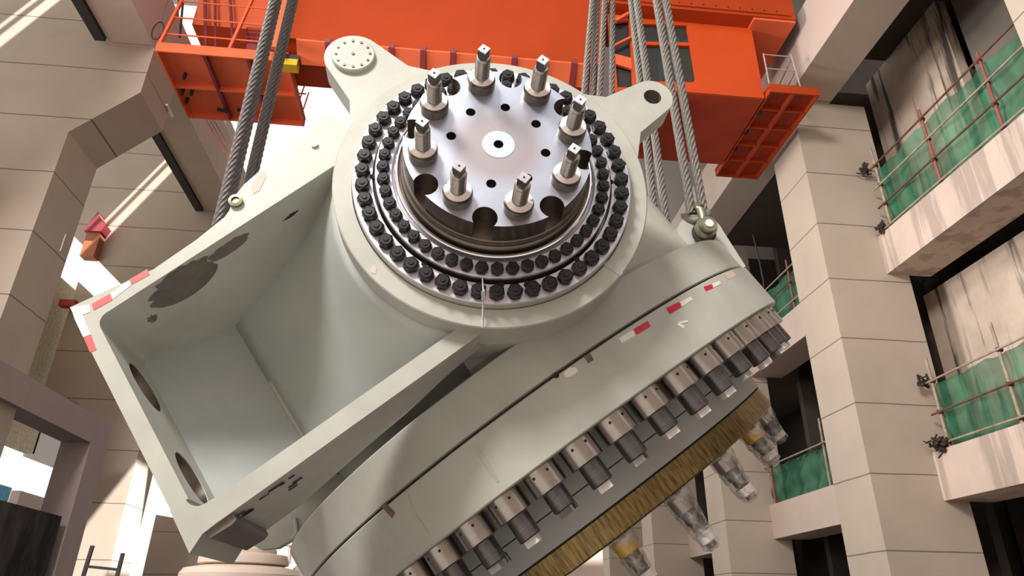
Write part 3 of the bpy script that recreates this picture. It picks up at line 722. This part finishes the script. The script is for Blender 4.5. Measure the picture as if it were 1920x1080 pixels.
cb(MB().box(3.9, 9.3, 13.50, 13.56, 15.72, 15.92), 'bolted_flange', m_orange)
fo = None
for i in range(12):
    x = 4.9 + i * .36
    cb(MB().bar((x, 13.50, 15.82), (x, 13.485, 15.82), .022, 8), 'flange_bolt', m_hole)
for (a, b, r_) in (((-7.9, 15.3, 17.2), (-7.0, 15.0, 13.4), .05), ((-7.6, 15.3, 17.2), (-6.8, 15.1, 13.5), .04), ((-7.2, 15.2, 17.3), (-6.3, 15.0, 13.6), .045), ((-8.2, 14.6, 17.4), (-7.7, 14.6, 14.0), .03), ((-8.35, 14.5, 17.4), (-7.85, 14.5, 14.6), .025)):
    cb(MB().bar(a, b, r_, 10), 'conduit', m_dark if r_ < .04 else m_maroon)
# yellow limit box at girder end
cb(MB().box(-4.75, -4.30, 13.9, 14.2, 12.72, 12.92), 'limit_box', m_yellow)
cb(MB().box(-4.78, -4.28, 13.95, 14.25, 12.92, 13.12), 'limit_bracket', m_dark)

# operator's cab
cab = empty('operator_cab', (6, .6, 0)); cab.parent = crane; cab['label'] = 'orange cab with large dark windows'
KI = Matrix.Translation((-6, -14, -13))
def kb(mb, name, m, parent=cab):
    o = mb.build(name, m); o.data.transform(KI); o.parent = parent; return o
X0, X1, Y0, Y1, Z0, Z1 = 4.78, 8.3, 14.0, 17.1, 13.0, 15.62
cut = [(4.98, 13.22), (6.38, 13.32), (6.38, 15.52), (4.98, 15.42)]
def fr(a, y0, y1): return MB().prism(a, 'y', y0, y1)
XZ = Matrix(((1, 0, 0, 0), (0, 0, -1, 0), (0, 1, 0, 0), (0, 0, 0, 1)))
plate = plate_mesh([(X0, Z0), (X1, Z0), (X1, Z1), (X0, Z1)], [[(5.0, 13.26), (6.30, 13.36), (6.40, 13.5), (6.36, 14.72), (5.0, 14.60)], [(5.0, 14.72), (6.36, 14.84), (6.34, 15.5), (5.0, 15.40)]], -14.08, -14.0, XZ)
kb(plate, 'front_panel', m_cab)
kb(MB().box(X0, X1, 14.08, Y1, Z0, Z0 + .08), 'floor_panel', m_orange_d)
kb(MB().box(X1 - .06, X1, 14.08, Y1, Z0 + .08, Z1), 'side_panel', m_orange)
kb(MB().box(X0, X1, Y1 - .06, Y1, Z0 + .08, 14.3), 'rear_panel', m_orange)
kb(MB().box(X0, X1, 14.08, Y1, Z1 - .06, Z1), 'roof_panel', m_orange)
w = kb(MB().box(5.0, 6.40, 14.10, 14.12, 13.24, 14.74), 'lower_window', m_glass)
w = kb(MB().box(5.0, 6.40, 14.10, 14.12, 14.72, 15.52), 'upper_window', m_glass)
gl = bpy.data.materials.new('cab_glass'); gl.use_nodes = True
nt = gl.node_tree; p_ = nt.nodes['Principled BSDF']; p_.inputs['Base Color'].default_value = (.09, .12, .115, 1); p_.inputs['Roughness'].default_value = .12
t_ = nt.nodes.new('ShaderNodeBsdfTransparent'); t_.inputs[0].default_value = (.75, .85, .82, 1); mx_ = nt.nodes.new('ShaderNodeMixShader'); mx_.inputs[0].default_value = .32
nt.links.new(t_.outputs[0], mx_.inputs[1]); nt.links.new(p_.outputs[0], mx_.inputs[2]); nt.links.new(mx_.outputs[0], nt.nodes['Material Output'].inputs[0])
for o in list(cab.children):
    if 'window' in o.name: o.data.materials[0] = gl
# slanted nose with side windows
kb(MB().prism([(4.0, 12.30), (4.14, 12.30), (4.14, 15.7), (4.0, 15.7)], 'y', 13.95, 14.05), 'nose_post', m_cab)
kb(MB().prism([(4.56, 12.30), (4.78, 12.30), (4.78, 15.7), (4.62, 15.7)], 'y', 13.95, 14.05), 'nose_post', m_cab)
kb(MB().prism([(4.14, 12.72), (4.56, 12.74), (4.56, 12.96), (4.14, 12.92)], 'y', 13.96, 14.04), 'nose_rail', m_cab)
kb(MB().prism([(4.14, 13.75), (4.60, 13.62), (4.60, 14.02), (4.14, 14.12)], 'y', 13.96, 14.04), 'nose_rail', m_orange_l)
kb(MB().prism([(4.14, 15.3), (4.60, 15.45), (4.60, 15.7), (4.14, 15.6)], 'y', 13.96, 14.04), 'nose_rail', m_orange_l)
kb(MB().prism([(4.14, 12.5), (4.56, 12.3), (4.56, 12.42), (4.14, 12.62)], 'y', 13.96, 14.04), 'nose_rail', m_cab)
kb(MB().box(4.05, 4.75, 14.10, 14.12, 12.35, 15.7), 'nose_window', m_dark)
kb(MB().box(4.05, 4.78, 14.15, 16.5, 12.32, 12.40), 'nose_floor', m_orange_d)
kb(MB().box(4.74, 4.80, 14.1, 16.5, 12.32, 13.05), 'nose_side', m_orange_d)
kb(MB().beam((4.12, 13.9, 14.35), (4.66, 13.9, 14.75), .10, .06), 'wiper_arm', m_orange_l)
kb(MB().beam((4.2, 13.85, 15.25), (4.75, 13.85, 15.75), .10, .08), 'grab_bar', m_orange_l)
# operator seat
seat = kb(MB().box(5.85, 6.35, 14.8, 15.25, 14.38, 14.5).box(5.85, 6.35, 15.2, 15.3, 14.5, 15.25).box(6.0, 6.2, 14.95, 15.1, 13.08, 14.38), 'operator_seat', m_cloth)

# operator: one continuous seated body
def person(name, loc, label, rz=0):
    root = empty(name, loc, (0, 0, rz), label=label, category='person')
    v = [(0, 0, .48), (0, 0, .75), (0, -.01, 1.02), (0, -.02, 1.10), (0, -.04, 1.20), (0, -.05, 1.30),
         (-.19, 0, .98), (-.25, -.08, .72), (-.20, -.30, .66), (-.19, -.37, .66), (.19, 0, .98), (.25, -.08, .72), (.20, -.30, .66), (.19, -.37, .66),
         (-.10, -.05, .47), (-.12, -.45, .50), (-.12, -.48, .08), (-.12, -.62, .04), (.10, -.05, .47), (.12, -.45, .50), (.12, -.48, .08), (.12, -.62, .04)]
    e = [(0, 1), (1, 2), (2, 3), (3, 4), (4, 5), (2, 6), (6, 7), (7, 8), (8, 9), (2, 10), (10, 11), (11, 12), (12, 13), (0, 14), (14, 15), (15, 16), (16, 17), (0, 18), (18, 19), (19, 20), (20, 21)]
    r = [.15, .15, .13, .06, .09, .085, .065, .05, .035, .04, .065, .05, .035, .04, .09, .07, .05, .05, .09, .07, .05, .05]
    me = bpy.data.meshes.new('body'); me.from_pydata(v, e, []); 
    o = bpy.data.objects.new('body', me); col.objects.link(o); o.parent = root
    sk = o.modifiers.new('skin', 'SKIN'); 
    if not me.skin_vertices: me.skin_vertices.new() if hasattr(me.skin_vertices, 'new') else None
    for i, x in enumerate(me.skin_vertices[0].data): x.radius = (r[i], r[i]); x.use_root = (i == 0)
    o.modifiers.new('sub', 'SUBSURF').levels = 1; me.materials.append(m_cloth)
    hd = MB().lathe([(.0, 1.10), (.05, 1.11), (.078, 1.16), (.085, 1.22), (.082, 1.28), (.06, 1.33), (0, 1.35)], Matrix.Translation((0, -.05, 0)), 20).build('head', m_skin, root)
    MB().add([(0, -.155, 1.20), (-.012, -.13, 1.19), (.012, -.13, 1.19), (0, -.13, 1.235)], [(0, 1, 3), (0, 3, 2), (0, 2, 1), (1, 2, 3)]).build('nose', m_skin, hd)
    MB().bar((-.03, -.13, 1.235), (-.03, -.136, 1.235), .010, 8).bar((.03, -.13, 1.235), (.03, -.136, 1.235), .010, 8).build('eyes', m_hair, hd)
    MB().lathe([(.088, 1.24), (.094, 1.28), (.075, 1.345), (0, 1.365)], Matrix.Translation((0, -.04, 0)), 20).build('hair', m_hair, root)
    return root
person('person', (at(1266, 58, Y=14.95).x, 15.0, at(1266, 58, Y=14.95).z - 1.22), 'person with short black hair in grey clothes sitting behind the cab windows')

# service platforms
def platform(label, x0, x1, y0, y1, z0, m_top, m_under, xs_, ys_, fh=.28):
    root = empty('service_platform', (x0, y0 - 13.4, z0 - 13.0)); root.parent = crane; root['label'] = label
    T = Matrix.Translation((-x0, -y0, -z0))
    def pb(mb, name, m):
        o = mb.build(name, m); o.data.transform(T); o.parent = root; return o
    pb(MB().box(x0, x1, y0 + .04, y1 - .04, z0 + fh * .6, z0 + fh * .6 + .03), 'deck_plate', m_under)
    pb(MB().box(x0, x1, y0, y0 + .04, z0, z0 + fh), 'fascia', m_top)
    pb(MB().box(x0, x1, y1 - .04, y1, z0, z0 + fh), 'fascia', m_top)
    pb(MB().box(x0, x0 + .05, y0 + .04, y1 - .04, z0, z0 + fh), 'fascia', m_top)
    pb(MB().box(x1 - .05, x1, y0 + .04, y1 - .04, z0, z0 + fh), 'fascia', m_top)
    for x in xs_: pb(MB().box(x - .04, x + .04, y0 + .04, y1 - .04, z0 + .02, z0 + fh * .6), 'rib', m_under if m_top is m_orange else m_maroon)
    for y in ys_: pb(MB().box(x0 + .05, x1 - .05, y - .03, y + .03, z0 + .03, z0 + fh * .6), 'cross_rib', m_top)
    return root, pb
pr_, pb = platform('ribbed platform beside the operator cab', 8.34, 9.76, 13.72, 17.75, 13.0, m_orange, m_orange_d, (9.05,), (14.5, 15.3, 16.1, 16.9))
for (a, b) in (((8.4, 13.8, 13.28), (8.4, 13.8, 14.45)), ((9.3, 13.8, 13.28), (9.22, 13.8, 14.5)), ((9.6, 16.5, 13.28), (9.6, 16.5, 14.4)), ((8.85, 15.0, 13.28), (8.85, 15.0, 14.4))):
    pb(MB().bar(a, b, .022), 'post', m_grip)
for z in (13.9, 14.42):
    pb(MB().bar((8.4, 13.8, z), (9.25, 13.8, z), .018), 'rail', m_grip); pb(MB().bar((9.25, 13.8, z), (9.6, 16.5, z), .018), 'rail', m_grip)
    pb(MB().bar((8.6, 16.5, z), (9.6, 16.5, z), .018), 'rail', m_grip)
pb(MB().box(8.5, 9.5, 13.9, 14.4, 13.3, 13.42), 'folded_cover', m_dark)
for (x, y) in ((8.42, 14.6), (8.42, 15.5), (8.42, 16.3)): pb(MB().bar((x, y, 12.97), (x, y, 13.08), .08, 6), 'clamp', m_hole)

pl_, pb = platform('railed basket platform at the girder end', -7.95, -4.62, 14.1, 16.75, 13.0, m_orange_l, m_orange_l, (-6.75, -5.65), (15.5,), .30)
for x, x2 in ((-7.9, -7.62), (-6.15, -5.85)):
    pb(MB().beam((x, 14.15, 13.3), (x2, 14.15, 15.4), .09, .07), 'post', m_orange_l)
for z in (13.65, 14.25, 14.85, 15.4):
    pb(MB().bar((-7.85 + (z - 13.3) * .12, 14.15, z), (-4.7, 14.15, z), .022), 'rail', m_orange_l)
for x in (-5.3, -4.95, -4.65): pb(MB().bar((x, 14.15, 13.3), (x, 14.15, 15.4), .018), 'baluster', m_orange_l)
for x in (-7.55, -7.35, -7.15): pb(MB().bar((x, 16.6, 13.3), (x, 16.6, 15.4), .03), 'back_post', m_maroon)
for z in (14.1, 14.8): pb(MB().bar((-7.9, 16.6, z), (-4.7, 16.6, z), .022), 'back_rail', m_orange_l)
pb(MB().box(-7.35, -6.9, 16.9, 17.3, 15.2, 17.5), 'upright_duct', m_maroon)
pb(MB().box(-6.3, -5.1, 15.4, 15.5, 15.3, 17.9), 'back_panel', m_orange_l)
for (px, py) in ((345, 147), (341, 176), (358, 177), (349, 193)):
    q = at(px, py, Z=13.0); pb(MB().bar(q + Vector((0, 0, -.02)), q + Vector((0, 0, .19)), .05, 6), 'drain_clip', m_hole)
for (px, py) in ((417, 204), (455, 205)):
    q = at(px, py, Z=13.0); pb(MB().bar(q + Vector((-.14, 0, -.03)), q + Vector((.14, .05, -.03)), .055, 10), 'shackle_clip', m_hole)
for i in range(5):
    z = 13.3 - i * .001; y = 14.3 + i * .5
    pb(MB().beam((-4.64, y, 13.0), (-4.64, y + .35, 14.2), .03, .03), 'side_brace', m_orange_l)
# dark red crate hanging on the platform's back rail
cr_ = empty('wire_crate', (-5.6, 14.5, 13.95), label='dark red open wire crate behind the basket platform rail', category='crate')
mb = MB()
for i in range(6):
    x = -.32 + i * .128; mb.bar((x, 0, 0), (x * 1.25, 0, .5), .012); mb.bar((x, .4, 0), (x * 1.25, .4, .5), .012)
for z, k in ((0, 1), (.17, 1.08), (.34, 1.17), (.5, 1.25)):
    for y in (0, .4): mb.bar((-.32 * k, y, z), (.32 * k, y, z), .014)
    for x in (-.32, .32): mb.bar((x * k, 0, z), (x * k, .4, z), .014)
mb.build('cage', m_maroon, cr_)
MB().box(-.3, .3, .03, .37, -.35, .02).build('tray', m_maroon, cr_)
# hanging thin cables below the basket
for i, (a, b) in enumerate((((385, 222), (430, 300)), ((392, 222), (440, 310)), ((400, 224), (446, 305)))):
    o = MB().bar(at(*a, Y=17.5), at(*b, Y=15.5), .013, 6).build('hanging_cable', m_redpole); o['label'] = 'thin red cables hanging slack below the basket platform'; o['category'] = 'cable'; o['group'] = 'thin red cables below the basket'
# black hoist cable loop by the basket
q = at(300, 45, Y=14.6)
lp = [q + Vector((.14 * math.cos(a), 0, .32 * math.sin(a) - .25)) for a in [i * math.pi / 8 for i in range(17)]]
o = tubepath(lp, .018, 8).build('cable_loop', m_dark); o['label'] = 'black cable loop hanging between the corner of the basket and the bracket'; o['category'] = 'cable'

# ================================================================== GREEN NET BARRIERS
def barrier(label, x, y0, y1, z0, h, posts, rails, seed, top=2.3, group='green netted barriers on the gallery beams', sag=.05, mred=True):
    root = empty('net_barrier', (x, (y0 + y1) / 2, z0), label=label, category='safety barrier', group=group)
    T = Matrix.Translation((-x, -(y0 + y1) / 2, -z0)); rnd = random.Random(seed)
    def pb(mb, name, m):
        o = mb.build(name, m); o.data.transform(T); o.parent = root; return o
    NY, NZ = 40, 14; vs = []
    for i in range(NY + 1):
        for j in range(NZ + 1):
            y = y0 + (y1 - y0) * i / NY; z = z0 - .05 + (h + .05) * j / NZ
            z -= sag * (1 if j == NZ else 0) * abs(math.sin(i * .9 + seed))
            dx = .05 * math.sin(i * .8 + seed + j * .25) + .03 * rnd.random() + .05 * math.sin(j * .9 + i * .17)
            vs.append((x + .12 + dx, y, z))
    pb(MB().add(vs, [(i * (NZ + 1) + j, i * (NZ + 1) + j + 1, (i + 1) * (NZ + 1) + j + 1, (i + 1) * (NZ + 1) + j) for i in range(NY) for j in range(NZ)], None, True), 'net', m_green)
    for k, y in enumerate(posts):
        t = top + rnd.uniform(-.15, .5)
        pb(MB().bar((x, y, z0 - .05), (x, y + rnd.uniform(-.05, .05), z0 + t), .035, 10), 'post', m_bamboo if (k % 3 == 0) else (m_redpole if mred else m_bamboo))
        for z in rails: pb(MB().bar((x - .06, y, z0 + z), (x + .06, y, z0 + z), .055, 8), 'clamp', m_rustpipe)
    for k, z in enumerate(rails):
        ya = y0
        pb(MB().bar((x - .05, y0 - .15, z0 + z + rnd.uniform(-.02, .02)), (x - .05, y1 + .15, z0 + z + rnd.uniform(-.02, .02)), .027, 8), 'rail', m_rustpipe if k % 2 else m_bamboo)
    return root
barrier('tall green netted scaffold barrier on the upper gallery beam nearest the camera', 11.78, 8.0, 15.0, 9.64, 2.0, (14.9, 12.85, 10.8, 8.9), (.1, .75, 1.38, 2.02), 1)
barrier('tall green netted scaffold barrier on the lower gallery beam nearest the camera', 11.78, 8.4, 15.0, 3.68, 1.6, (14.9, 12.7, 10.5), (.12, .85, 1.62), 2, 2.1, mred=False)
barrier('crumpled dark green net barrier on the lower beam of the farther gallery bay', 11.75, 18.0, 24.2, 3.68, 1.35, (20.2, 23.9), (1.3,), 3, 1.6, sag=.2)
barrier('green netted barrier on the upper beam of the farther gallery bay', 11.75, 17.4, 24.2, 9.64, 1.5, (18.6, 20.4, 22.6), (.3, 1.0, 1.5), 4, 1.7)
m_debris = mat('dark_debris', (.05, .035, .03), .9, noise=.5, nscale=9)
# dead tufts at the end of the upper and lower barrier
def rubble(loc, label, n, seed):
    rnd = random.Random(seed); mb = MB(); L0 = Vector(loc)
    for i in range(n):
        p = L0 + Vector((rnd.gauss(0, .07), rnd.gauss(0, .07), rnd.gauss(.0, .07))); q = p + Vector((rnd.gauss(0, .06), rnd.gauss(0, .06), rnd.gauss(0, .07)))
        mb.bar(p, q, rnd.uniform(.012, .05), 5)
    o = mb.build('rubble_heap', m_debris); o['label'] = label; o['category'] = 'debris'; o['kind'] = 'stuff'
rubble((11.7, 15.15, 9.75), 'dark tuft of wire and debris at the foot of the upper barrier', 40, 1)
rubble((11.7, 15.2, 11.7), 'dark tuft of wire tied at the top end of the upper barrier', 26, 5)
rubble((11.62, 15.0, 3.80), 'dark heap of wire and debris at the foot of the lower barrier', 60, 2)
rubble((11.7, 15.15, 5.35), 'small dark knot of wire at the top end of the lower barrier', 20, 3)
# hanging cable in the dark farther bay
o = tubepath([at(1412, 440, Y=21), at(1424, 490, Y=21), at(1432, 530, Y=21), at(1430, 560, Y=21)], .03, 8).build('drain_hose', m_dark); o['label'] = 'thin black hose hanging in the dark opening beside the far column'; o['category'] = 'hose'
for x, y, z in ((13.44, 15.1, 6.4), (13.44, 14.7, 6.0), (13.44, 13.8, 6.3)): pass

# ================================================================== THINGS LOW ON THE LEFT
t = empty('covered_container', (-11, 18.7, FZ), label='dark tarpaulin covered container under the concrete portal frame', category='container')
MB().box(-1.0, 1.0, -1.4, 1.5, 0, 2.25 - FZ).build('cover', m_tarp, t)
o = MB().box(-10.9, -10.2, 17.3, 17.95, 2.25, 2.62).build('plastic_bin', m_blue); o['label'] = 'small bright blue bin standing on the dark covered container'; o['category'] = 'bin'
# red lamp fixtures seen past the left column
q = at(178, 425, Y=23.695)
o = MB().prism([(-.36, -.18), (-.06, .66), (.14, .30), (.36, .12), (.26, -.18)], 'y', 0, .5, Matrix.Translation(q)).build('red_hopper', m_maroon); o['label'] = 'dark red metal hopper hanging on the far concrete column'; o['category'] = 'hopper'
o.data.materials[0] = mat('red_paint', (.30, .04, .05), .6)
o = MB().box(-.27, .22, .1, .5, -1.2, -.19, Matrix.Translation(q)).build('orange_box', mat('brown_orange_paint', (.40, .13, .055), .6)); o['label'] = 'brown orange box right under the red hopper'; o['category'] = 'box'
q = at(125, 567, Y=23.9)
o = MB().box(-.27, .27, 0, .3, -.12, .12, Matrix.Translation(q)).build('red_lamp', mat('red_lamp_paint', (.42, .02, .015), .5)); o['label'] = 'small red box lamp above the speckled pale wall'; o['category'] = 'lamp'
q = at(318, 207, X=-8.66)
o = MB().bar(q + Vector((0, -.25, 0)), q + Vector((0, .25, -.02)), .04, 8).build('tube_lamp', m_wtape); o['label'] = 'short white tube lamp on the column bracket under the basket platform'; o['category'] = 'lamp'
q = at(118, 455, X=-10.14)
o = MB().bar(q + Vector((0, 0, -.25)), q + Vector((0, 0, .25)), .014, 8).build('tube_lamp', m_wtape); o['label'] = 'thin pale tube lamp upright on the concrete column face'; o['category'] = 'lamp'
# dark slots below the runway beams
for y0 in (6.6, 15.5): 
    struct(MB().box(-10.2, -9.92, y0 + 1.7, y0 + 8.6, 14.2, 14.5), 'trim_2', m_dark)
# dark frame at the lower left
fr_ = empty('steel_frame', at(185, 1078, Y=12), label='small dark steel H-frame standing in front of the bright windows low in the hall', category='frame')
MB().beam((-.26, 0, -.9), (-.20, 0, .42), .05, .05).build('upright', m_dark, fr_)
MB().beam((.26, 0, -.9), (.28, 0, .32), .05, .05).build('upright', m_dark, fr_)
MB().beam((-.23, 0, .12), (.27, 0, .08), .04, .04).build('crossbar', m_dark, fr_)
# beige round machine with upright white rods under the arm
q = at(455, 1072, Y=10.5)
bm_ = empty('valve_stack', q, label='beige round stacked machine casing with upright white rods below the hub arm', category='machine')
MB().lathe([(.0, .27), (.34, .27), (.36, .24), (.36, .20), (.50, .18), (.52, .14), (.52, .08), (.46, .06), (.66, .02), (.70, -.04), (.70, -.16), (.60, -.2), (.75, -.26), (.75, -1.2)], None, 48).build('casing', m_beige, bm_)
bm_.scale = (1.15, 1.15, 1.15)
for (x, y, l) in ((-.14, -.1, .42), (0.0, -.15, .5), (.10, -.12, .52), (.20, -.1, .5), (.30, 0, .46), (.52, 0, .46)):
    MB().bar((x, y, .1), (x, y, .1 + l * 1.05), .024, 10).build('rod', m_whiterod, bm_)
MB().box(.05, .62, -.05, .05, .30, .34).build('cross_bar', m_whiterod, bm_)
MB().lathe([(.0, .20), (.30, .18), (.42, .05), (.44, -.4)], Matrix.Translation((.95, .3, 0)), 32).build('side_drum', mat('pale_blue_grey', (.42, .44, .46), .5), bm_)
